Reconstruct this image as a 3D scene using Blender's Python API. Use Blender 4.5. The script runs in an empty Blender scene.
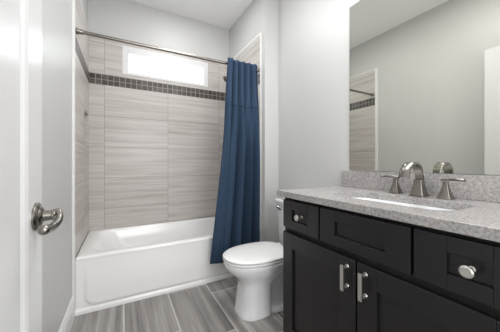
import bpy, bmesh, math, random
from mathutils import Vector, Matrix
random.seed(7)
sc = bpy.context.scene
COL = sc.collection

# ---------------------------------------------------------------- camera
CAM_H = 1.055
cam_d = bpy.data.cameras.new('camera'); cam = bpy.data.objects.new('camera', cam_d); COL.objects.link(cam)
cam_d.sensor_fit = 'HORIZONTAL'; cam_d.sensor_width = 36.0
cam_d.lens = 36.0 * 236.4 / 500.0
cam_d.shift_y = -3.0 / 500.0
cam_d.clip_start = 0.01
cam.location = (0, 0, CAM_H)
cam.rotation_euler = (math.radians(90), 0, math.radians(-28.3))
sc.camera = cam

# ---------------------------------------------------------------- world, lights, exposure
world = bpy.data.worlds.new('sky'); sc.world = world; world.use_nodes = True
wb = world.node_tree.nodes['Background']
wb.inputs[0].default_value = (0.93, 0.97, 1.0, 1); wb.inputs[1].default_value = 5.0

def area(name, loc, target, sx, sy, power, color=(1, 1, 1)):
    d = bpy.data.lights.new(name, 'AREA'); d.shape = 'RECTANGLE'; d.size = sx; d.size_y = sy
    d.energy = power; d.color = color
    o = bpy.data.objects.new(name, d); COL.objects.link(o); o.location = loc
    o.rotation_euler = (Vector(target) - Vector(loc)).to_track_quat('-Z', 'Y').to_euler()
    return o
area('added_overhead_fill', (0.60, 0.95, 2.73), (0.60, 0.95, 0), 0.45, 0.45, 12, (1, 0.995, 0.985))  # added overhead fill for the room, no fixture seen
area('added_alcove_fill', (0.56, 2.12, 2.74), (0.52, 2.26, 0), 0.36, 0.3, 4.0, (1, 0.995, 0.985))  # added to brighten the tub alcove, no known lamp there
area('vanity_lamp_light', (1.22, 0.64, 2.34), (1.05, 0.66, 0), 0.65, 0.14, 2.5, (1, 0.995, 0.985))
area('added_front_fill', (0.50, -1.25, 1.45), (0.55, 1.6, 1.45), 0.95, 1.9, 24, (1, 0.995, 0.99))  # unseen soft fill added behind the camera to even out the room

vs = sc.view_settings
sc.display_settings.display_device = 'sRGB'
vs.view_transform = 'Standard'; vs.look = 'None'; vs.gamma = 1.0; vs.use_curve_mapping = False
vs.exposure = 0.55

# ---------------------------------------------------------------- room numbers (metres)
XL, XA = -0.29, 1.193          # tile faces of the tub alcove
XW = -0.303                    # painted left wall
XR = 1.36                      # painted right wall
YB = 2.78                      # tile face of the back wall
YT = 2.01                      # tub front
YG = 1.93                      # end of the return wall beside the tub
YF = -1.35                     # wall behind the camera
CH = 2.76                     # ceiling
TT = 2.319                     # tile top
BZ0, BZ1 = 1.837, 1.942        # mosaic band
RIM = 0.396
CT = 0.894                      # counter top

# ---------------------------------------------------------------- materials
def srgb(*c):
    return tuple(((v / 255) / 12.92 if v / 255 <= 0.04045 else ((v / 255 + 0.055) / 1.055) ** 2.4) for v in c) + (1,)

def mat(name, color, rough=0.5, metal=0.0, spec=0.5, noise=0.0, nscale=20, bump=0.0, bscale=200, coat=0.0):
    m = bpy.data.materials.new(name); m.use_nodes = True
    nt = m.node_tree; b = nt.nodes['Principled BSDF']
    b.inputs['Base Color'].default_value = color
    b.inputs['Roughness'].default_value = rough
    b.inputs['Metallic'].default_value = metal
    b.inputs['Specular IOR Level'].default_value = spec
    b.inputs['Coat Weight'].default_value = coat
    b.inputs['Coat Roughness'].default_value = 0.1
    tc = nt.nodes.new('ShaderNodeTexCoord')
    n = nt.nodes.new('ShaderNodeTexNoise'); n.inputs['Scale'].default_value = nscale; n.inputs['Detail'].default_value = 3
    nt.links.new(tc.outputs['Object'], n.inputs['Vector'])
    r = nt.nodes.new('ShaderNodeMapRange')
    r.inputs['To Min'].default_value = 1 - noise; r.inputs['To Max'].default_value = 1 + noise
    nt.links.new(n.outputs['Fac'], r.inputs['Value'])
    mx = nt.nodes.new('ShaderNodeVectorMath'); mx.operation = 'SCALE'
    mx.inputs[0].default_value = color[:3]
    nt.links.new(r.outputs[0], mx.inputs['Scale']); nt.links.new(mx.outputs[0], b.inputs['Base Color'])
    if bump:
        n2 = nt.nodes.new('ShaderNodeTexNoise'); n2.inputs['Scale'].default_value = bscale
        nt.links.new(tc.outputs['Object'], n2.inputs['Vector'])
        bp = nt.nodes.new('ShaderNodeBump'); bp.inputs['Strength'].default_value = bump; bp.inputs['Distance'].default_value = 0.002
        nt.links.new(n2.outputs['Fac'], bp.inputs['Height']); nt.links.new(bp.outputs[0], b.inputs['Normal'])
    return m

def tile_mat(name, au, av, u0, v0, w, h, grout, ramp, grout_col, streak=(1.2, 22.0), stagger=0.0, rough=0.35,
             per_tile=0.0, detail=4.0, warp=0.03, bump=0.3):
    """tiles on the au/av plane; streaks run along u; stagger shifts v per column"""
    m = bpy.data.materials.new(name); m.use_nodes = True
    nt = m.node_tree; N = nt.nodes; L = nt.links; b = N['Principled BSDF']
    b.inputs['Roughness'].default_value = rough
    tc = N.new('ShaderNodeTexCoord'); sp = N.new('ShaderNodeSeparateXYZ'); L.new(tc.outputs['Object'], sp.inputs[0])
    def mth(op, a, bb=None):
        n = N.new('ShaderNodeMath'); n.operation = op
        for i, v in enumerate((a, bb)):
            if v is None: continue
            if isinstance(v, (int, float)): n.inputs[i].default_value = v
            else: L.new(v, n.inputs[i])
        return n.outputs[0]
    U, V = sp.outputs[au], sp.outputs[av]
    a = mth('DIVIDE', mth('SUBTRACT', U, u0), w)
    ia = mth('FLOOR', a)
    bb = mth('DIVIDE', mth('SUBTRACT', V, v0), h)
    if stagger: bb = mth('ADD', bb, mth('MULTIPLY', ia, stagger))
    ib = mth('FLOOR', bb)
    fa, fb = mth('FRACT', a), mth('FRACT', bb)
    da = mth('MULTIPLY', mth('MINIMUM', fa, mth('SUBTRACT', 1.0, fa)), w)
    db = mth('MULTIPLY', mth('MINIMUM', fb, mth('SUBTRACT', 1.0, fb)), h)
    d = mth('MINIMUM', da, db)
    mask = mth('LESS_THAN', d, grout / 2)
    cv = N.new('ShaderNodeCombineXYZ'); L.new(ia, cv.inputs[0]); L.new(ib, cv.inputs[1])
    wn = N.new('ShaderNodeTexWhiteNoise'); wn.noise_dimensions = '2D'; L.new(cv.outputs[0], wn.inputs['Vector'])
    rnd = wn.outputs['Value']
    sv = N.new('ShaderNodeCombineXYZ')
    # gentle warp so the veins wander
    wv = N.new('ShaderNodeCombineXYZ'); L.new(mth('ADD', mth('MULTIPLY', U, 2.3), mth('MULTIPLY', rnd, 31.0)), wv.inputs[0])
    L.new(mth('MULTIPLY', V, 2.3), wv.inputs[1])
    wz = N.new('ShaderNodeTexNoise'); wz.inputs['Scale'].default_value = 1.0; L.new(wv.outputs[0], wz.inputs['Vector'])
    L.new(mth('ADD', mth('MULTIPLY', U, streak[0]), mth('MULTIPLY', rnd, 17.0)), sv.inputs[0])
    L.new(mth('ADD', mth('MULTIPLY', V, streak[1]), mth('MULTIPLY', mth('SUBTRACT', wz.outputs['Fac'], 0.5), warp * 10)), sv.inputs[1])
    L.new(mth('MULTIPLY', rnd, 23.0), sv.inputs[2])
    nz = N.new('ShaderNodeTexNoise'); nz.inputs['Scale'].default_value = 1.0; nz.inputs['Detail'].default_value = detail
    nz.inputs['Roughness'].default_value = 0.6
    L.new(sv.outputs[0], nz.inputs['Vector'])
    fac = nz.outputs['Fac']
    if per_tile: fac = mth('ADD', fac, mth('MULTIPLY', mth('SUBTRACT', rnd, 0.5), per_tile))
    cr = N.new('ShaderNodeValToRGB'); e = cr.color_ramp.elements
    e[0].position, e[0].color = ramp[0]; e[1].position, e[1].color = ramp[-1]
    for p, c in ramp[1:-1]:
        q = e.new(p); q.color = c
    L.new(fac, cr.inputs[0])
    mx = N.new('ShaderNodeMix'); mx.data_type = 'RGBA'
    L.new(mask, mx.inputs[0]); L.new(cr.outputs[0], mx.inputs[6]); mx.inputs[7].default_value = grout_col
    L.new(mx.outputs[2], b.inputs['Base Color'])
    if bump:
        ss = N.new('ShaderNodeMapRange'); ss.inputs['From Max'].default_value = grout; L.new(d, ss.inputs['Value'])
        bp = N.new('ShaderNodeBump'); bp.inputs['Strength'].default_value = bump; bp.inputs['Distance'].default_value = 0.001
        L.new(ss.outputs[0], bp.inputs['Height']); L.new(bp.outputs[0], b.inputs['Normal'])
    return m

M = {}
M['wall'] = mat('grey_wall_paint', srgb(200, 200, 199), 0.42, noise=0.006, nscale=3, bump=0.05, bscale=150)
M['ceil'] = mat('ceiling_paint', srgb(248, 248, 248), 0.8, noise=0.01, nscale=3)
M['white'] = mat('white_trim_paint', srgb(232, 232, 231), 0.35, noise=0.006, nscale=4)
M['door'] = mat('white_door_paint', srgb(220, 220, 221), 0.3, noise=0.006, nscale=4)
M['vinyl'] = mat('white_window_vinyl', srgb(226, 227, 228), 0.35)
M['enamel'] = mat('white_enamel', srgb(246, 246, 246), 0.16, coat=0.3)
M['porcelain'] = mat('white_porcelain', srgb(238, 239, 241), 0.10, coat=0.4)
M['plastic'] = mat('white_seat_plastic', srgb(240, 240, 240), 0.2)
M['espresso'] = mat('espresso_cabinet_paint', srgb(26, 24, 26), 0.34, noise=0.12, nscale=25)
M['dark'] = mat('cabinet_frame_gap_shade', srgb(16, 15, 15), 0.6)  # gap shade put into the frame colour, near-black behind the fronts
M['nickel'] = mat('brushed_nickel', srgb(140, 136, 130), 0.27, metal=1.0, noise=0.04, nscale=80)
M['satin'] = mat('satin_nickel_pulls', srgb(214, 211, 205), 0.32, metal=1.0)
M['chrome'] = mat('polished_chrome', srgb(215, 215, 217), 0.12, metal=1.0)
M['curtain'] = mat('navy_curtain_fabric', srgb(52, 69, 90), 0.9, spec=0.1, noise=0.12, nscale=60, bump=0.25, bscale=700)
M['curtain2'] = mat('navy_curtain_header_fabric', srgb(56, 73, 95), 0.9, spec=0.1, noise=0.10, nscale=60, bump=0.2, bscale=700)

tile_ramp = [(0.24, srgb(166, 159, 155)), (0.42, srgb(188, 182, 178)), (0.55, srgb(198, 193, 189)), (0.74, srgb(210, 206, 202))]
gcol = srgb(150, 144, 139)
M['tile_back'] = tile_mat('striated_wall_tile_back', 'X', 'Z', -0.161, BZ0, 0.6096, 0.31, 0.0042, tile_ramp, gcol, streak=(1.3, 34))
M['tile_side'] = tile_mat('striated_wall_tile_side', 'Y', 'Z', YB - 0.31, BZ0, 0.6096, 0.31, 0.0042, tile_ramp, gcol, streak=(1.3, 34))
M['tile_back_top'] = tile_mat('striated_wall_tile_back_top', 'X', 'Z', -0.161, BZ1, 0.6096, 0.31, 0.0042, tile_ramp, gcol, streak=(1.3, 34))
M['tile_side_top'] = tile_mat('striated_wall_tile_side_top', 'Y', 'Z', YB - 0.31, BZ1, 0.6096, 0.31, 0.0042, tile_ramp, gcol, streak=(1.3, 34))
mos_ramp = [(0.2, srgb(46, 41, 39)), (0.5, srgb(68, 62, 58)), (0.8, srgb(92, 86, 81))]
mg = srgb(150, 145, 140)
M['mosaic_back'] = tile_mat('dark_mosaic_back', 'X', 'Z', XL, BZ0, 0.0525, 0.0525, 0.005, mos_ramp, mg, streak=(6, 20), per_tile=0.35, rough=0.4)
M['mosaic_side'] = tile_mat('dark_mosaic_side', 'Y', 'Z', YB, BZ0, 0.0525, 0.0525, 0.005, mos_ramp, mg, streak=(6, 20), per_tile=0.35, rough=0.4)
floor_ramp = [(0.28, srgb(90, 86, 84)), (0.42, srgb(126, 122, 120)), (0.56, srgb(148, 144, 141)), (0.74, srgb(186, 183, 180))]
# floor: u = Y (vein direction); v = X.  stagger is on u per v, so use a second builder order: au = X columns
def floor_mat():
    m = tile_mat('striated_floor_tile', 'X', 'Y', 0.0076, 1.836 + 0.31 - 0.6266 * 4, 0.3135, 0.6266, 0.007, floor_ramp, srgb(200, 197, 194),
                 streak=(27, 0.9), stagger=0.155 / 0.6266, rough=0.32, per_tile=0.10, warp=0.0, detail=7.0)
    return m
M['floor'] = floor_mat()

def granite():
    m = bpy.data.materials.new('speckled_grey_quartz'); m.use_nodes = True
    nt = m.node_tree; N = nt.nodes; L = nt.links; b = N['Principled BSDF']
    b.inputs['Roughness'].default_value = 0.22
    tc = N.new('ShaderNodeTexCoord')
    n1 = N.new('ShaderNodeTexNoise'); n1.inputs['Scale'].default_value = 105; n1.inputs['Detail'].default_value = 6; n1.inputs['Roughness'].default_value = 0.7
    v1 = N.new('ShaderNodeTexVoronoi'); v1.inputs['Scale'].default_value = 150
    n2 = N.new('ShaderNodeTexNoise'); n2.inputs['Scale'].default_value = 9; n2.inputs['Detail'].default_value = 4
    for n in (n1, v1, n2): L.new(tc.outputs['Object'], n.inputs['Vector'])
    r1 = N.new('ShaderNodeValToRGB'); e = r1.color_ramp.elements
    e[0].position, e[0].color = 0.30, srgb(130, 128, 129); e[1].position, e[1].color = 0.70, srgb(201, 198, 196)
    q = e.new(0.5); q.color = srgb(172, 169, 168)
    L.new(n1.outputs['Fac'], r1.inputs[0])
    r2 = N.new('ShaderNodeValToRGB'); e = r2.color_ramp.elements
    e[0].position, e[0].color = 0.12, (0.45, 0.44, 0.45, 1); e[1].position, e[1].color = 0.3, (1, 1, 1, 1)
    L.new(v1.outputs['Distance'], r2.inputs[0])
    r3 = N.new('ShaderNodeValToRGB'); e = r3.color_ramp.elements
    e[0].position, e[0].color = 0.35, (0.86, 0.86, 0.87, 1); e[1].position, e[1].color = 0.65, (1.0, 0.99, 0.98, 1)
    L.new(n2.outputs['Fac'], r3.inputs[0])
    a = N.new('ShaderNodeMix'); a.data_type = 'RGBA'; a.blend_type = 'MULTIPLY'; a.inputs[0].default_value = 0.6
    L.new(r1.outputs[0], a.inputs[6]); L.new(r2.outputs[0], a.inputs[7])
    c = N.new('ShaderNodeMix'); c.data_type = 'RGBA'; c.blend_type = 'MULTIPLY'; c.inputs[0].default_value = 1
    L.new(a.outputs[2], c.inputs[6]); L.new(r3.outputs[0], c.inputs[7])
    L.new(c.outputs[2], b.inputs['Base Color'])
    return m
M['stone'] = granite()
M['mirror'] = mat('silvered_mirror_glass', srgb(224, 224, 217), 0.0, metal=1.0)
M['mirror_edge'] = mat('mirror_glass_edge', srgb(140, 155, 148), 0.2)
def glass():
    m = bpy.data.materials.new('clear_window_glass'); m.use_nodes = True
    nt = m.node_tree; N = nt.nodes; L = nt.links
    for n in list(N):
        if n.type == 'BSDF_PRINCIPLED': N.remove(n)
    t = N.new('ShaderNodeBsdfTransparent'); g = N.new('ShaderNodeBsdfGlossy'); g.inputs['Roughness'].default_value = 0.02
    t.inputs[0].default_value = (0.96, 0.98, 0.97, 1)
    mx = N.new('ShaderNodeMixShader'); mx.inputs[0].default_value = 0.06
    L.new(t.outputs[0], mx.inputs[1]); L.new(g.outputs[0], mx.inputs[2])
    L.new(mx.outputs[0], N['Material Output'].inputs[0])
    return m
M['glass'] = glass()

# ---------------------------------------------------------------- mesh helpers
def obj(name, bm, m, parent=None, smooth=False, bevel=0.0, seg=2, kind=None, label=None, angle=35):
    bmesh.ops.recalc_face_normals(bm, faces=bm.faces)
    me = bpy.data.meshes.new(name); bm.to_mesh(me); bm.free()
    o = bpy.data.objects.new(name, me); COL.objects.link(o)
    me.materials.append(M[m])
    if parent is not None:
        o.parent = parent
        o.matrix_parent_inverse = Matrix.Translation(-Vector(parent.location)) if parent.type == 'EMPTY' else Matrix.Identity(4)
    if smooth:
        for p in me.polygons: p.use_smooth = True
        md = o.modifiers.new('split', 'EDGE_SPLIT'); md.split_angle = math.radians(angle)
    if bevel:
        md = o.modifiers.new('edge', 'BEVEL'); md.width = bevel; md.segments = seg; md.limit_method = 'ANGLE'; md.angle_limit = math.radians(30)
        md.harden_normals = False
    if kind: o['kind'] = kind
    if label: o['label'] = label
    return o

def thing(name, label, cat, loc, group=None):
    o = bpy.data.objects.new(name, None); COL.objects.link(o); o.location = loc
    o.empty_display_size = 0.1
    o['label'] = label; o['category'] = cat
    if group: o['group'] = group
    return o

def box(bm, x0, x1, y0, y1, z0, z1):
    v = [bm.verts.new((x, y, z)) for x in (x0, x1) for y in (y0, y1) for z in (z0, z1)]
    for f in ((0, 1, 3, 2), (4, 6, 7, 5), (0, 4, 5, 1), (2, 3, 7, 6), (0, 2, 6, 4), (1, 5, 7, 3)):
        bm.faces.new([v[i] for i in f])
def B(*a):
    bm = bmesh.new(); box(bm, *a); return bm

def loft(bm, rings, cap0=True, cap1=True, closed=True):
    vr = [[bm.verts.new(p) for p in r] for r in rings]
    n = len(vr[0])
    for a, b in zip(vr[:-1], vr[1:]):
        for i in range(n if closed else n - 1):
            j = (i + 1) % n
            bm.faces.new((a[i], a[j], b[j], b[i]))
    if cap0: bm.faces.new(list(reversed(vr[0])))
    if cap1: bm.faces.new(vr[-1])
    return vr

def tube(bm, pts, r, n=14, flat=None):
    """r: number or list; flat=(sx, sy) scales the section on (side, up)"""
    pts = [Vector(p) for p in pts]; rings = []
    up = Vector((0, 0, 1))
    for i, p in enumerate(pts):
        t = (pts[min(i + 1, len(pts) - 1)] - pts[max(i - 1, 0)]).normalized()
        u = up if abs(t.dot(up)) < 0.95 else Vector((1, 0, 0))
        if i == 0: side = t.cross(u).normalized()
        else:
            side = (side - t * side.dot(t)).normalized()
        w = side.cross(t).normalized()
        rr = r[i] if isinstance(r, (list, tuple)) else r
        sx, sy = flat or (1, 1)
        rings.append([p + side * (math.cos(2 * math.pi * k / n) * rr * sx) + w * (math.sin(2 * math.pi * k / n) * rr * sy) for k in range(n)])
    loft(bm, rings)

def lathe(bm, origin, axis, prof, n=28):
    """prof: list of (distance along axis, radius)"""
    axis = Vector(axis).normalized(); o = Vector(origin)
    u = axis.orthogonal().normalized(); w = axis.cross(u)
    rings = [[o + axis * d + u * (math.cos(2 * math.pi * k / n) * r) + w * (math.sin(2 * math.pi * k / n) * r) for k in range(n)] for d, r in prof]
    loft(bm, rings)

def rrect(x0, x1, y0, y1, r, z, n=10):
    out = []
    for cx, cy, a0 in ((x1 - r, y1 - r, 0), (x0 + r, y1 - r, 90), (x0 + r, y0 + r, 180), (x1 - r, y0 + r, 270)):
        for k in range(n + 1):
            a = math.radians(a0 + 90 * k / n)
            out.append((cx + r * math.cos(a), cy + r * math.sin(a), z))
    return out

def rect_hole(bm, x0, x1, z0, z1, hx0, hx1, hz0, hz1, place):
    """a slab with a rectangular hole, four boxes; place(u0,u1,v0,v1)"""
    place(bm, x0, hx0, z0, z1); place(bm, hx1, x1, z0, z1)
    place(bm, hx0, hx1, z0, hz0); place(bm, hx0, hx1, hz1, z1)

# ---------------------------------------------------------------- room shell
WIN = (0.0, 0.908, 1.978, 2.270)     # window hole x0,x1,z0,z1
NI = (2.471, 2.742, 1.212, 1.521)    # niche y0,y1,z0,z1
obj('floor', B(XW - 0.12, XR + 0.12, YF - 0.12, YB + 0.14, -0.06, 0.0), 'floor', kind='structure')
obj('ceiling', B(XW - 0.12, XR + 0.12, YF - 0.12, YB + 0.14, CH, CH + 0.06), 'ceil', kind='structure')

bm = bmesh.new()
rect_hole(bm, XW - 0.12, XR + 0.12, 0, CH, *WIN, lambda b, u0, u1, v0, v1: box(b, u0, u1, YB + 0.012, YB + 0.14, v0, v1))
wall_back = obj('wall_back', bm, 'wall', kind='structure')
bm = bmesh.new()
rect_hole(bm, YF - 0.12, YB + 0.012, 0, CH, *NI, lambda b, u0, u1, v0, v1: box(b, XW - 0.12, XW, u0, u1, v0, v1))
wall_left = obj('wall_left', bm, 'wall', kind='structure')
wall_right = obj('wall_right', B(XR, XR + 0.12, YF - 0.12, YB + 0.012, 0, CH), 'wall', kind='structure')
obj('wall_front', B(XW, XR, YF - 0.12, YF, 0, CH), 'wall', kind='structure')
wall_wing = obj('wall_alcove', B(XA + 0.008, XR, YG, YB + 0.012, 0, CH), 'wall', kind='structure')
# short wall the door hangs from
obj('wall_stub', B(XW, -0.247, 0.0, 0.115, 0, CH), 'wall', kind='structure')

# tile faces (children of their walls)
bm = bmesh.new()
box(bm, XL - 0.013, XA + 0.008, YB, YB + 0.012, RIM, BZ0)
obj('tile_surface', bm, 'tile_back', wall_back)
obj('mosaic_band', B(XL - 0.013, XA + 0.008, YB - 0.001, YB + 0.012, BZ0, BZ1), 'mosaic_back', wall_back, label='dark mosaic band under the window')
bm = bmesh.new()
rect_hole(bm, XL - 0.013, XA + 0.008, BZ1, TT, WIN[0], WIN[1], WIN[2], WIN[3], lambda b, u0, u1, v0, v1: box(b, u0, u1, YB, YB + 0.012, v0, v1))
obj('upper_tile_surface', bm, 'tile_back_top', wall_back)
# left alcove wall with a niche
bm = bmesh.new()
rect_hole(bm, YT, YB, RIM, BZ0, *NI, lambda b, u0, u1, v0, v1: box(b, XW, XL, u0, u1, v0, v1))
obj('tile_surface', bm, 'tile_side', wall_left)
obj('mosaic_band', B(XW, XL + 0.001, YT, YB, BZ0, BZ1), 'mosaic_side', wall_left)
obj('upper_tile_surface', B(XW, XL, YT, YB, BZ1, TT), 'tile_side_top', wall_left)
bm = bmesh.new()
y0, y1, z0, z1 = NI; d = XW - 0.105
box(bm, d - 0.01, d, y0, y1, z0, z1)
box(bm, d, XL - 0.001, y0, y0 + 0.006, z0, z1); box(bm, d, XL - 0.001, y1 - 0.006, y1, z0, z1)
box(bm, d, XL - 0.001, y0 + 0.006, y1 - 0.006, z0, z0 + 0.006); box(bm, d, XL - 0.001, y0 + 0.006, y1 - 0.006, z1 - 0.006, z1)
obj('niche_lining', bm, 'tile_side', wall_left, label='recessed shower niche')
# right alcove wall
obj('tile_surface', B(XA, XA + 0.008, YT + 0.0, YB, RIM, BZ0), 'tile_side', wall_wing)
obj('mosaic_band', B(XA - 0.001, XA + 0.008, YT + 0.0, YB, BZ0, BZ1), 'mosaic_side', wall_wing)
obj('upper_tile_surface', B(XA, XA + 0.008, YT + 0.0, YB, BZ1, TT), 'tile_side_top', wall_wing)
# white edge trim of the tile
bm = bmesh.new(); box(bm, XW, XL + 0.002, YT - 0.032, YT, 0.0, TT + 0.012); box(bm, XW, XL + 0.001, YT, YB, TT, TT + 0.012)
obj('trim_1', bm, 'white', kind='structure', bevel=0.002)
bm = bmesh.new(); box(bm, XA - 0.001, XA + 0.008, YT - 0.018, YT, 0.0, TT + 0.022); box(bm, XA - 0.002, XA + 0.008, YT, YB, TT, TT + 0.022)
obj('trim_2', bm, 'white', kind='structure', bevel=0.002)
bm = bmesh.new(); box(bm, XL, XA, YB - 0.001, YB + 0.012, TT, TT + 0.008)
obj('trim_3', bm, 'white', kind='structure')

# baseboards: moulded profile swept along a wall
def baseboard(name, p0, p1, inward, h=0.150, t=0.015):
    prof = [(0, 0), (t, 0), (t, h * 0.70), (t * 0.8, h * 0.76), (t * 0.75, h * 0.86), (t * 0.45, h * 0.93), (t * 0.4, h), (0, h)]
    p0, p1, n = Vector(p0), Vector(p1), Vector(inward)
    bm = bmesh.new()
    loft(bm, [[p + n * a + Vector((0, 0, b)) for a, b in prof] for p in (p0, p1)])
    return obj(name, bm, 'white', kind='structure')
baseboard('baseboard_left', (XW, 0.115, 0), (XW, YT - 0.032, 0), (1, 0, 0))
baseboard('baseboard_right', (XR, 1.125, 0), (XR, YG - 0.016, 0), (-1, 0, 0))
baseboard('baseboard_alcove', (XA + 0.008, YG, 0), (XR, YG, 0), (0, -1, 0))
baseboard('baseboard_front', (XW, YF, 0), (XR, YF, 0), (0, 1, 0))

# window
win = obj('window_1', (lambda b: (rect_hole(b, WIN[0] - 0.004, WIN[1] + 0.004, WIN[2] - 0.002, WIN[3] + 0.002, WIN[0] + 0.052, WIN[1] - 0.054, WIN[2] + 0.028, WIN[3] - 0.070,
          lambda bb, u0, u1, v0, v1: box(bb, u0, u1, YB - 0.006, YB + 0.055, v0, v1)), b)[1])(bmesh.new()), 'vinyl', kind='structure', bevel=0.003)
bm = bmesh.new()
rect_hole(bm, WIN[0] + 0.045, WIN[1] - 0.047, WIN[2] + 0.022, WIN[3] - 0.064, WIN[0] + 0.056, WIN[1] - 0.058, WIN[2] + 0.032, WIN[3] - 0.074,
          lambda bb, u0, u1, v0, v1: box(bb, u0, u1, YB + 0.012, YB + 0.04, v0, v1))
obj('window_frame', bm, 'vinyl', win)
obj('window_pane', B(WIN[0] + 0.05, WIN[1] - 0.05, YB + 0.024, YB + 0.028, WIN[2] + 0.026, WIN[3] - 0.068), 'glass', win)

# ---------------------------------------------------------------- bathtub
tub = thing('bathtub', 'white alcove bathtub with moulded apron below the striated tile wall', 'bathtub', (0.45, YT + 0.38, 0))
x0, x1, y0, y1 = XL + 0.002, XA - 0.002, YT, YB - 0.002
bm = bmesh.new()
def ring(l, r, f, b, rad, z): return rrect(x0 + l, x1 - r, y0 + f, y1 - b, rad, z)
loft(bm, [ring(0.0, 0.0, 0.02, 0.0, 0.003, 0.06), ring(0, 0, 0.004, 0, 0.004, RIM - 0.028), ring(0, 0, 0, 0, 0.004, RIM - 0.012), ring(0.001, 0.001, 0.003, 0.001, 0.005, RIM - 0.003), ring(0.004, 0.004, 0.010, 0.004, 0.008, RIM),
          ring(0.080, 0.075, 0.070, 0.050, 0.13, RIM), ring(0.092, 0.085, 0.080, 0.060, 0.13, RIM - 0.004), ring(0.104, 0.09, 0.090, 0.067, 0.13, RIM - 0.022),
          ring(0.15, 0.105, 0.11, 0.08, 0.16, RIM - 0.12), ring(0.20, 0.12, 0.125, 0.095, 0.18, 0.18), ring(0.25, 0.14, 0.15, 0.12, 0.18, 0.13), ring(0.30, 0.18, 0.19, 0.16, 0.16, 0.11), ring(0.36, 0.24, 0.24, 0.21, 0.12, 0.105)])
obj('basin', bm, 'enamel', tub, smooth=True, angle=50)
# apron with a raised panel with rounded lower corners
bm = bmesh.new()
NX, NZ = 150, 60
az0, az1 = 0.0, RIM - 0.016
def sstep(a, b, v):
    t = max(0, min(1, (v - a) / (b - a))); return t * t * (3 - 2 * t)
def sd(x, z):   # signed distance to rounded panel
    cx, hx = (x0 + x1) / 2, (x1 - x0) / 2 - 0.055
    cz, hz = 0.046 + 0.30, 0.30
    r = 0.07
    qx, qz = abs(x - cx) - hx + r, abs(z - cz) - hz + r
    return math.hypot(max(qx, 0), max(qz, 0)) + min(max(qx, qz), 0) - r
xs = [x0 + (x1 - x0) * i / NX for i in range(NX + 1)]
zs = [az0 + (az1 - az0) * j / NZ for j in range(NZ + 1)]
g = [[bm.verts.new((x, YT + 0.004 - 0.011 * sstep(0.008, -0.012, sd(x, z)) * sstep(az1, az1 - 0.22, z) - 0.010 * sstep(0.036, 0.024, z), z)) for z in zs] for x in xs]
for i in range(NX):
    for j in range(NZ):
        bm.faces.new((g[i][j], g[i + 1][j], g[i + 1][j + 1], g[i][j + 1]))
# close the back so the apron has thickness
back = [[bm.verts.new((x, YT + 0.016, z)) for z in (az0, az1)] for x in (x0, x1)]
bm.faces.new([back[0][0], back[0][1], back[1][1], back[1][0]])
bm.faces.new([g[i][NZ] for i in range(NX + 1)] + [back[1][1], back[0][1]])
bm.faces.new([g[i][0] for i in range(NX + 1)] + [back[1][0], back[0][0]])
bm.faces.new([g[0][j] for j in range(NZ + 1)] + [back[0][1], back[0][0]])
bm.faces.new([g[NX][j] for j in range(NZ + 1)] + [back[1][1], back[1][0]])
obj('apron', bm, 'enamel', tub, smooth=True, angle=50)

# ---------------------------------------------------------------- curtain rod + shower head
RZ, RY = 1.980, 2.035
rod = thing('shower_curtain_rod', 'straight brushed metal shower curtain rod across the tub alcove', 'curtain rod', (XL, RY, RZ))
bm = bmesh.new(); tube(bm, [(XL + 0.006, RY, RZ), (XA - 0.006, RY, RZ)], 0.0125, 18)
obj('rod', bm, 'nickel', rod, smooth=True)
for x, s in ((XL + 0.001, 1), (XA - 0.003, -1)):
    bm = bmesh.new(); lathe(bm, (x, RY, RZ), (s, 0, 0), [(0, 0.021), (0.012, 0.021), (0.016, 0.018), (0.045, 0.0165), (0.047, 0.012)])
    obj('end_cap', bm, 'nickel', rod, smooth=True)
sh = thing('shower_fixture', 'small metal shower head peeking out behind the blue curtain', 'shower head', (XA - 0.002, 2.40, 2.004))
bm = bmesh.new(); lathe(bm, (XA - 0.002, 2.40, 2.019), (-1, 0, 0), [(0, 0.03), (0.006, 0.03), (0.012, 0.02), (0.014, 0.011)])
obj('flange', bm, 'nickel', sh, smooth=True)
bm = bmesh.new(); tube(bm, [(XA - 0.01, 2.40, 2.019), (1.10, 2.40, 2.022), (1.06, 2.40, 2.014), (1.03, 2.40, 1.999)], 0.0095, 12)
obj('shower_arm', bm, 'nickel', sh, smooth=True)
bm = bmesh.new(); lathe(bm, (1.035, 2.40, 2.002), (-0.86, 0, -0.5), [(0, 0.012), (0.015, 0.016), (0.025, 0.014), (0.05, 0.03), (0.062, 0.032), (0.065, 0.028)])
obj('spray_head', bm, 'nickel', sh, smooth=True)

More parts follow.
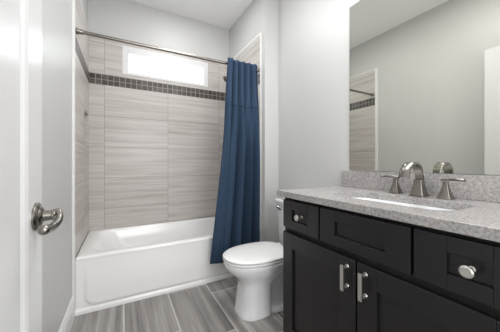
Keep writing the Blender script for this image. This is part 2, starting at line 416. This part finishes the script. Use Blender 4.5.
# ---------------------------------------------------------------- shower curtain
cur = thing('shower_curtain', 'navy blue fabric shower curtain gathered at the right end of the tub', 'shower curtain', (0.95, 1.975, 0.24))
NS, NV = 220, 70
ZT, ZB, ZS = 2.006, 0.210, 1.574
def cur_pt(s, v, dy=0.0):
    z = ZT + (ZB - ZT) * v
    xl = 0.842 - 0.205 * v ** 1.1
    xr = 1.156 - 0.022 * sstep(0, 0.6, v)
    # tight pleats at the top; lower down a broad flat lap on the left, then deep uneven folds
    ph = 2 * math.pi * (5.6 * s + 0.22 * math.sin(3.1 * s + 0.7))
    k = sstep(0.04, 0.60, v)
    low = 0.0
    for c0, w_, a_ in ((0.20, 0.17, -0.60), (0.42, 0.032, 1.35), (0.52, 0.05, -0.95), (0.645, 0.040, 1.45), (0.745, 0.045, -0.95), (0.84, 0.030, 1.15), (0.925, 0.045, -0.95)):
        low += a_ * math.exp(-((s - c0) / w_) ** 2)
    amp = 0.019 + 0.024 * sstep(0, 0.4, v)
    wv = (1 - k) * math.sin(ph) + k * (low + 0.06 * math.sin(2 * ph))
    y = 1.982 - 0.072 * sstep(0.0, 0.45, v) + amp * wv
    x = xl + (xr - xl) * s + (0.006 + 0.003 * k) * math.cos(ph)
    z2 = z
    if v < 0.05: z2 += 0.010 * math.sin(ph + 0.6) * (1 - sstep(0, 0.05, v))
    if s < 0.16: z2 += 0.012 * (1 - sstep(0, 0.06, v)) * sstep(0.16, 0.08, s)
    z2 -= 0.012 * v * math.sin(2.2 * s) 
    return Vector((x, y + dy, z2))
def cloth(name, v0, v1, nv, m, off=0.0, label=None):
    bm = bmesh.new()
    front = [[bm.verts.new(cur_pt(i / NS, v0 + (v1 - v0) * j / nv, -off)) for j in range(nv + 1)] for i in range(NS + 1)]
    for i in range(NS):
        for j in range(nv):
            bm.faces.new((front[i][j], front[i + 1][j], front[i + 1][j + 1], front[i][j + 1]))
    o = obj(name, bm, m, cur, smooth=True, angle=180, label=label)
    md = o.modifiers.new('thick', 'SOLIDIFY'); md.thickness = 0.0022; md.offset = 0
    return o
vS = (ZT - ZS) / (ZT - ZB)
cloth('header_panel', 0.0, vS, 20, 'curtain2', label='slightly lighter top panel of the curtain')
cloth('curtain_panel', vS, 1.0, 60, 'curtain')
cloth('seam', vS - 0.004, vS + 0.004, 1, 'curtain', 0.0015)
for i in range(6):
    s = (i + 0.5) / 6
    p = cur_pt(s, 0.012)
    pts = []
    for k in range(17):
        a = math.radians(-60 + 300 * k / 16)
        pts.append((p.x, RY + 0.0185 * math.cos(a), RZ + 0.0185 * math.sin(a)))
    pts.append((p.x, RY - 0.02, RZ - 0.02))
    bm = bmesh.new(); tube(bm, pts, 0.0016, 8)
    obj('curtain_ring', bm, 'nickel', cur, smooth=True)

# ---------------------------------------------------------------- toilet
TY = 1.495
toi = thing('toilet', 'white two-piece toilet with closed lid between curtain and vanity', 'toilet', (0.95, TY, 0))
def outline(xf, xb, hw, z, n=18, pf=2.2, pb=2.2, back=None):
    """egg outline: xf front tip, xb back; hw half width; pf/pb: superellipse powers of the two halves"""
    xm = xf + (xb - xf) * 0.52
    out = []
    for k in range(4 * n):
        a = 2 * math.pi * k / (4 * n)
        c_, s_ = math.cos(a), math.sin(a)
        p = pb if c_ > 0 else pf
        ex = (abs(c_) ** (2 / p)) * (1 if c_ > 0 else -1)
        ey = (abs(s_) ** (2 / p)) * (1 if s_ > 0 else -1)
        out.append((xm + ex * ((xb - xm) if c_ > 0 else (xm - xf)), TY + ey * hw, z))
    return out
TZ = -0.031
bm = bmesh.new()
loft(bm, [outline(0.702, 0.925, 0.124, 0.0, pf=2.6, pb=7), outline(0.700, 0.925, 0.125, 0.012, pf=2.6, pb=7), outline(0.708, 0.922, 0.121, 0.03, pf=2.6, pb=7),
          outline(0.718, 0.920, 0.119, 0.11, pf=2.6, pb=7), outline(0.728, 0.920, 0.117, 0.175, pf=2.6, pb=7), outline(0.73, 0.935, 0.117, 0.215, pf=2.5, pb=6),
          outline(0.715, 0.98, 0.124, 0.238, pb=4), outline(0.682, 1.05, 0.146, 0.275, pb=3), outline(0.645, 1.10, 0.167, 0.308, pb=3), outline(0.622, 1.12, 0.178, 0.338, pb=3),
          outline(0.615, 1.13, 0.182, 0.395 + TZ, pb=3), outline(0.618, 1.13, 0.181, 0.402 + TZ, pb=3), outline(0.626, 1.125, 0.174, 0.405 + TZ, pb=3)])
obj('bowl', bm, 'porcelain', toi, smooth=True, angle=60)
bm = bmesh.new()
loft(bm, [outline(0.90, 1.24, 0.122, 0.0, pf=4, pb=3), outline(0.90, 1.24, 0.122, 0.028, pf=4, pb=3), outline(0.90, 1.23, 0.108, 0.04, pf=4, pb=3), outline(0.91, 1.22, 0.074, 0.06, pf=4, pb=3),
          outline(0.91, 1.21, 0.070, 0.15, pf=4, pb=3), outline(0.91, 1.22, 0.082, 0.21, pf=4, pb=3), outline(0.93, 1.26, 0.10, 0.27, pf=4, pb=4), outline(0.97, 1.33, 0.12, 0.32, pf=4, pb=6), outline(1.0, 1.345, 0.13, 0.35, pf=4, pb=6)])
obj('trapway', bm, 'porcelain', toi, smooth=True, angle=60)
bm = bmesh.new()
loft(bm, [outline(0.617, 1.10, 0.178, 0.407 + TZ, pb=3), outline(0.611, 1.105, 0.183, 0.410 + TZ, pb=3), outline(0.609, 1.105, 0.184, 0.418 + TZ, pb=3), outline(0.614, 1.10, 0.181, 0.4225 + TZ, pb=3)])
obj('seat', bm, 'plastic', toi, smooth=True, angle=60)
bm = bmesh.new()
rr = [(0.616, 1.10, 0.180, 0.4265), (0.610, 1.104, 0.184, 0.430), (0.609, 1.105, 0.1845, 0.437), (0.616, 1.10, 0.180, 0.442), (0.64, 1.085, 0.165, 0.447), (0.70, 1.04, 0.12, 0.451), (0.78, 0.96, 0.06, 0.453)]
loft(bm, [outline(a, b, c, d + TZ, pb=3) for a, b, c, d in rr])
obj('lid', bm, 'plastic', toi, smooth=True, angle=60)
for sd_ in (-1, 1):
    bm = bmesh.new(); lathe(bm, (1.115, TY + 0.075 * sd_ - 0.02, 0.425 + TZ), (0, 1, 0), [(0, 0.012), (0.002, 0.014), (0.038, 0.014), (0.04, 0.012)], 16)
    obj('hinge', bm, 'plastic', toi, smooth=True)
bm = bmesh.new()
loft(bm, [rrect(1.20, 1.345, TY - 0.185, TY + 0.185, 0.03, 0.352), rrect(1.185, 1.35, TY - 0.20, TY + 0.20, 0.03, 0.40), rrect(1.172, 1.352, TY - 0.212, TY + 0.212, 0.025, 0.711)])
obj('tank', bm, 'porcelain', toi, smooth=True, angle=50)
bm = bmesh.new()
loft(bm, [rrect(1.163, 1.354, TY - 0.220, TY + 0.220, 0.02, 0.713), rrect(1.160, 1.354, TY - 0.223, TY + 0.223, 0.02, 0.719), rrect(1.160, 1.354, TY - 0.223, TY + 0.223, 0.02, 0.739), rrect(1.167, 1.352, TY - 0.216, TY + 0.216, 0.02, 0.747)])
obj('tank_lid', bm, 'porcelain', toi, smooth=True, angle=50)
bm = bmesh.new(); lathe(bm, (1.174, TY + 0.165, 0.681), (-1, 0, 0), [(0, 0.014), (0.008, 0.014), (0.012, 0.010), (0.02, 0.008)], 18)
lv = obj('flush_lever', bm, 'chrome', toi, smooth=True, label='chrome flush lever')
bm = bmesh.new(); tube(bm, [(1.154, TY + 0.168, 0.681), (1.150, TY + 0.15, 0.679), (1.147, TY + 0.12, 0.675), (1.146, TY + 0.095, 0.672)], [0.006, 0.0065, 0.007, 0.006], 12, (0.7, 1.2))
arm = obj('lever_arm', bm, 'chrome', lv, smooth=True)

# ---------------------------------------------------------------- vanity
VF, VY0, VY1 = 0.83, 0.138, 1.140
van = thing('vanity_cabinet', 'dark espresso shaker vanity cabinet under the grey counter', 'vanity', (1.09, 0.636, 0))
bm = bmesh.new()
box(bm, VF + 0.021, XR - 0.003, VY0, VY0 + 0.018, 0.0, CT - 0.034)
box(bm, VF + 0.021, XR - 0.003, VY1 - 0.018, VY1, 0.0, CT - 0.034)
box(bm, XR - 0.015, XR - 0.003, VY0 + 0.018, VY1 - 0.018, 0.0, CT - 0.034)
box(bm, VF + 0.040, XR - 0.015, VY0 + 0.018, VY1 - 0.018, 0.06, 0.078)
obj('carcass', bm, 'espresso', van)
bm = bmesh.new()
fx0, fx1 = VF + 0.021, VF + 0.04
box(bm, fx0, fx1, VY0 + 0.018, VY1 - 0.018, CT - 0.072, CT - 0.034)
box(bm, fx0, fx1, VY0 + 0.018, VY1 - 0.018, 0.644, 0.689); box(bm, fx0, fx1, VY0 + 0.018, VY1 - 0.018, 0.04, 0.09)
for y in (VY0 + 0.018, 0.407, 0.822, VY1 - 0.058):
    box(bm, fx0, fx1, y, y + 0.04, 0.689, CT - 0.072)
for y in (VY0 + 0.018, 0.618, VY1 - 0.058):
    box(bm, fx0, fx1, y, y + 0.04, 0.09, 0.644)
box(bm, VF + 0.075, VF + 0.09, VY0 + 0.018, VY1 - 0.018, 0, 0.04)
obj('face_frame', bm, 'dark', van)
def shaker(name, y0, y1, z0, z1, sw, rw, parent=van):
    bm = bmesh.new(); x0_, x1_ = VF, VF + 0.0195
    box(bm, x0_, x1_, y0, y0 + sw, z0, z1); box(bm, x0_, x1_, y1 - sw, y1, z0, z1)
    box(bm, x0_, x1_, y0 + sw, y1 - sw, z0, z0 + rw); box(bm, x0_, x1_, y0 + sw, y1 - sw, z1 - rw, z1)
    box(bm, x0_ + 0.012, x1_ - 0.001, y0 + sw - 0.004, y1 - sw + 0.004, z0 + rw - 0.004, z1 - rw + 0.004)
    return obj(name, bm, 'espresso', parent, bevel=0.0022, seg=2)
DZ0, DZ1 = 0.686, 0.843
dr_r = shaker('drawer', 0.148, 0.423, DZ0, DZ1, 0.088, 0.048)
shaker('false_drawer_front', 0.433, 0.838, DZ0, DZ1, 0.086, 0.048)
dr_l = shaker('drawer', 0.848, 1.130, DZ0, DZ1, 0.078, 0.048)
d_r = shaker('door', 0.148, 0.633, 0.042, 0.658, 0.083, 0.083)
d_l = shaker('door', 0.641, 1.132, 0.042, 0.658, 0.083, 0.083)
for par, y in ((dr_r, 0.282), (dr_l, 0.982)):
    bm = bmesh.new()
    lathe(bm, (VF + 0.0125, y, 0.764), (-1, 0, 0), [(0, 0.009), (0.003, 0.009), (0.005, 0.006), (0.024, 0.006), (0.029, 0.010), (0.032, 0.0165), (0.037, 0.0165), (0.040, 0.013)], 28)
    obj('knob', bm, 'satin', par, smooth=True, label='round brushed nickel knob')
for par, y in ((d_r, 0.597), (d_l, 0.682)):
    bm = bmesh.new()
    box(bm, VF - 0.034, VF - 0.025, y - 0.008, y + 0.008, 0.526, 0.632)
    h = obj('handle', bm, 'satin', par, bevel=0.0015, label='brushed nickel bar pull')
    for z in (0.538, 0.620):
        bm = bmesh.new(); lathe(bm, (VF, y, z), (-1, 0, 0), [(0, 0.010), (0.003, 0.0085), (0.0262, 0.0075)], 16)
        obj('post', bm, 'satin', h, smooth=True)

# countertop with an undermount opening
ct = thing('countertop', 'speckled grey stone countertop with backsplash on the dark vanity', 'countertop', (1.08, 0.64, CT))
CX0, CX1, CY0, CY1 = 0.808, XR - 0.002, 0.115, 1.163
SX0, SX1, SY0, SY1, SR = 0.936, 1.205, 0.376, 0.893, 0.075
def ring_to_rect(pts, z):
    # project each inner ring point outwards to the slab's rectangle, angle-wise
    cx, cy = (SX0 + SX1) / 2, (SY0 + SY1) / 2
    out = []
    for x, y, _ in pts:
        dx, dy = x - cx, y - cy; t = 1e9
        if dx > 1e-9: t = min(t, (CX1 - cx) / dx)
        if dx < -1e-9: t = min(t, (CX0 - cx) / dx)
        if dy > 1e-9: t = min(t, (CY1 - cy) / dy)
        if dy < -1e-9: t = min(t, (CY0 - cy) / dy)
        out.append([cx + dx * t, cy + dy * t, z])
    for X, Y in ((CX0, CY0), (CX0, CY1), (CX1, CY0), (CX1, CY1)):   # snap the nearest to the corners
        q = min(out, key=lambda p: (p[0] - X) ** 2 + (p[1] - Y) ** 2); q[0], q[1] = X, Y
    return [tuple(p) for p in out]
inner_t = rrect(SX0, SX1, SY0, SY1, SR, CT, 14); inner_b = rrect(SX0, SX1, SY0, SY1, SR, CT - 0.033, 14)
bm = bmesh.new()
vr = loft(bm, [ring_to_rect(inner_b, CT - 0.033), ring_to_rect(inner_t, CT), inner_t, inner_b], False, False)
n = len(vr[0])
for i in range(n):
    j = (i + 1) % n
    bm.faces.new((vr[3][i], vr[3][j], vr[0][j], vr[0][i]))
obj('slab', bm, 'stone', ct, bevel=0.002)
obj('backsplash', B(XR - 0.021, XR - 0.001, CY0, 1.148, CT + 0.0005, CT + 0.108), 'stone', ct, bevel=0.0015)
# sink
sk = thing('sink', 'white undermount sink set into the stone countertop', 'sink', (1.08, 0.64, CT - 0.17))
bm = bmesh.new()
zt = CT - 0.0335
def sr(d, z, r=SR): return rrect(SX0 + d, SX1 - d, SY0 + d, SY1 - d, r, z, 14)
loft(bm, [sr(-0.02, zt - 0.012, 0.09), sr(-0.02, zt, 0.09), sr(0.001, zt), sr(0.006, zt - 0.02), sr(0.02, zt - 0.09), sr(0.05, zt - 0.13, 0.06), sr(0.085, zt - 0.14, 0.04), sr(0.085, zt - 0.152, 0.04), sr(0.04, zt - 0.145, 0.07), sr(0.008, zt - 0.09), sr(-0.006, zt - 0.012)], False, False)
bm.verts.ensure_lookup_table()
# close the floor
nn = 60
bm.faces.new([bm.verts[6 * nn + k] for k in range(nn)]); bm.faces.new([bm.verts[7 * nn + k] for k in range(nn)])
obj('bowl', bm, 'porcelain', sk, smooth=True, angle=50)
bm = bmesh.new(); lathe(bm, (1.08, 0.6375, zt - 0.139), (0, 0, 1), [(0, 0.022), (0.003, 0.022), (0.0045, 0.018)])
obj('drain', bm, 'nickel', sk, smooth=True)

# faucet: widespread set
FX, FY = 1.268, 0.622
fa = thing('faucet', 'brushed nickel widespread faucet with arched spout behind the sink', 'faucet', (FX, FY, CT))
def pyramid(bm, x, y, z0, prof):
    loft(bm, [rrect(x - h, x + h, y - h, y + h, h * 0.12, z0 + z, 3) for z, h in prof])
bm = bmesh.new()
pyramid(bm, FX, FY, CT + 0.0005, [(0, 0.032), (0.005, 0.032), (0.007, 0.0285), (0.03, 0.0235), (0.06, 0.0180), (0.080, 0.0160)])
obj('spout_base', bm, 'nickel', fa, smooth=True, angle=25)
bm = bmesh.new()
rings = []
RA = 0.065
path = [(FX + 0.004, CT + 0.074)] + [(FX - RA + 0.002 + RA * math.cos(math.radians(a)), CT + 0.094 + RA * math.sin(math.radians(a))) for a in range(0, 166, 11)]
path.append((path[-1][0] - 0.003, path[-1][1] - 0.014))
for i, (x, z) in enumerate(path):
    a, b = path[max(i - 1, 0)], path[min(i + 1, len(path) - 1)]
    t = Vector((b[0] - a[0], 0, b[1] - a[1])).normalized(); nrm = Vector((-t.z, 0, t.x))
    wd = 0.0155 + 0.006 * min(1, i / 8); th_ = 0.0070
    p = Vector((x, FY, z))
    rings.append([p + Vector((0, 1, 0)) * (wd * sy) + nrm * (th_ * sn) for sy, sn in ((-1, -0.7), (-0.9, -1), (0.9, -1), (1, -0.7), (1, 0.7), (0.9, 1), (-0.9, 1), (-1, 0.7))])
loft(bm, rings)
obj('spout', bm, 'nickel', fa, smooth=True, angle=45)
bm = bmesh.new(); lathe(bm, (FX + 0.038, FY - 0.004, CT + 0.001), (0, 0, 1), [(0, 0.003), (0.090, 0.003), (0.091, 0.0055), (0.103, 0.0055), (0.106, 0.003)], 14)
obj('lift_rod', bm, 'nickel', fa, smooth=True)
for yy, s_ in ((0.740, 1), (0.518, -1)):
    bm = bmesh.new()
    pyramid(bm, FX + 0.01, yy, CT + 0.0005, [(0, 0.027), (0.004, 0.027), (0.006, 0.0240), (0.03, 0.0165), (0.058, 0.0095), (0.078, 0.0080)])
    hb = obj('handle', bm, 'nickel', fa, smooth=True, angle=25)
    bm = bmesh.new()
    rings = []
    for k in range(9):
        u = k / 8; y = yy - s_ * 0.016 + s_ * 0.088 * u
        z = CT + 0.085 + 0.004 * math.sin(u * 2.6); w_ = 0.0105 + 0.002 * math.sin(u * 3.0); h_ = 0.0065 - 0.001 * u
        xo = FX + 0.01 - 0.012 * u
        rings.append([(xo + w_ * a, y, z + h_ * b) for a, b in ((-1, -0.6), (-0.8, -1), (0.8, -1), (1, -0.6), (1, 0.6), (0.8, 1), (-0.8, 1), (-1, 0.6))])
    loft(bm, rings)
    obj('lever', bm, 'nickel', hb, smooth=True, angle=45)

# mirror
mi = thing('mirror', 'large frameless wall mirror above the stone backsplash', 'mirror', (XR - 0.003, 0.61, 1.6))
MY0, MY1, MZ0, MZ1 = 0.13, 1.093, CT + 0.110, 2.110
obj('mirror_backing', B(XR - 0.0055, XR - 0.0005, MY0, MY1, MZ0, MZ1), 'mirror_edge', mi)
obj('mirror_glass', B(XR - 0.0065, XR - 0.0057, MY0 + 0.003, MY1 - 0.003, MZ0 + 0.002, MZ1 - 0.003), 'mirror', mi)

# ---------------------------------------------------------------- door
DX1, DX0, DY0, DY1, DH = -0.205, -0.240, 0.118, 0.886, 2.086
def door_mesh():
    bm = bmesh.new(); z0 = 0.012
    st = 0.112
    box(bm, DX0, DX1, DY0, DY0 + st, z0, DH); box(bm, DX0, DX1, DY1 - st, DY1, z0, DH)
    rails = [(z0, 0.25), (DH - 0.12, DH)]
    for a, b in rails: box(bm, DX0, DX1, DY0 + st, DY1 - st, a, b)
    for a, b in ((0.25, DH - 0.12),):
        ya, yb = DY0 + st, DY1 - st
        # sloped moulding, then a raised flat field
        for side in (0, 1):
            X, sg = (DX1, -1) if side else (DX0, 1)
            def rg(i, d): return [(X + sg * d, ya + i, a + i), (X + sg * d, yb - i, a + i), (X + sg * d, yb - i, b - i), (X + sg * d, ya + i, b - i)]
            loft(bm, [rg(0, 0.0), rg(0.010, 0.004), rg(0.016, 0.011), rg(0.030, 0.011), rg(0.040, 0.006)], False, True)
    return bm
door = obj('door_1', door_mesh(), 'door', kind='structure')
for z in (0.25, 1.02, 1.8):
    bm = bmesh.new(); lathe(bm, (DX0 + 0.040, DY0 - 0.0005, z), (0, 0, 1), [(0, 0.006), (0.09, 0.006)], 12)
    obj('hinge', bm, 'nickel', door, smooth=True)
hx, hy, hz = DX1, 0.828, 0.912
bm = bmesh.new(); lathe(bm, (hx, hy, hz), (1, 0, 0), [(0, 0.037), (0.004, 0.037), (0.008, 0.034), (0.011, 0.026), (0.014, 0.024), (0.018, 0.0145), (0.034, 0.0125), (0.036, 0.014), (0.040, 0.014)], 36)
hd = obj('door_handle', bm, 'nickel', door, smooth=True, label='brushed nickel curved lever handle')
def bez(p, n=18):
    p = [Vector(q) for q in p]; out = []
    for k in range(n + 1):
        t = k / n
        out.append(p[0] * (1 - t) ** 3 + p[1] * 3 * t * (1 - t) ** 2 + p[2] * 3 * t * t * (1 - t) + p[3] * t ** 3)
    return out
def spline(p, n=7):
    p = [Vector(q) for q in p]; p = [p[0] * 2 - p[1]] + p + [p[-1] * 2 - p[-2]]; out = []
    for i in range(1, len(p) - 2):
        for k in range(n):
            t = k / n
            out.append(0.5 * ((2 * p[i]) + (p[i + 1] - p[i - 1]) * t + (2 * p[i - 1] - 5 * p[i] + 4 * p[i + 1] - p[i + 2]) * t * t + (3 * p[i] - p[i - 1] - 3 * p[i + 1] + p[i + 2]) * t ** 3))
    return out + [p[-2]]
pth = spline([(hx + 0.034, hy, hz + 0.004), (hx + 0.047, hy - 0.001, hz + 0.009), (hx + 0.054, hy - 0.014, hz + 0.002), (hx + 0.054, hy - 0.034, hz - 0.012), (hx + 0.047, hy - 0.066, hz - 0.020), (hx + 0.040, hy - 0.106, hz - 0.015)])
rad = [0.0105 - 0.003 * min(1, i / 12) + 0.0045 * max(0, (i - 14) / (len(pth) - 15)) for i in range(len(pth))]
pth.append(pth[-1] + (pth[-1] - pth[-2]).normalized() * 0.006); rad.append(0.007)
bm = bmesh.new(); tube(bm, pth, rad, 16)
obj('lever', bm, 'nickel', hd, smooth=True, angle=60)
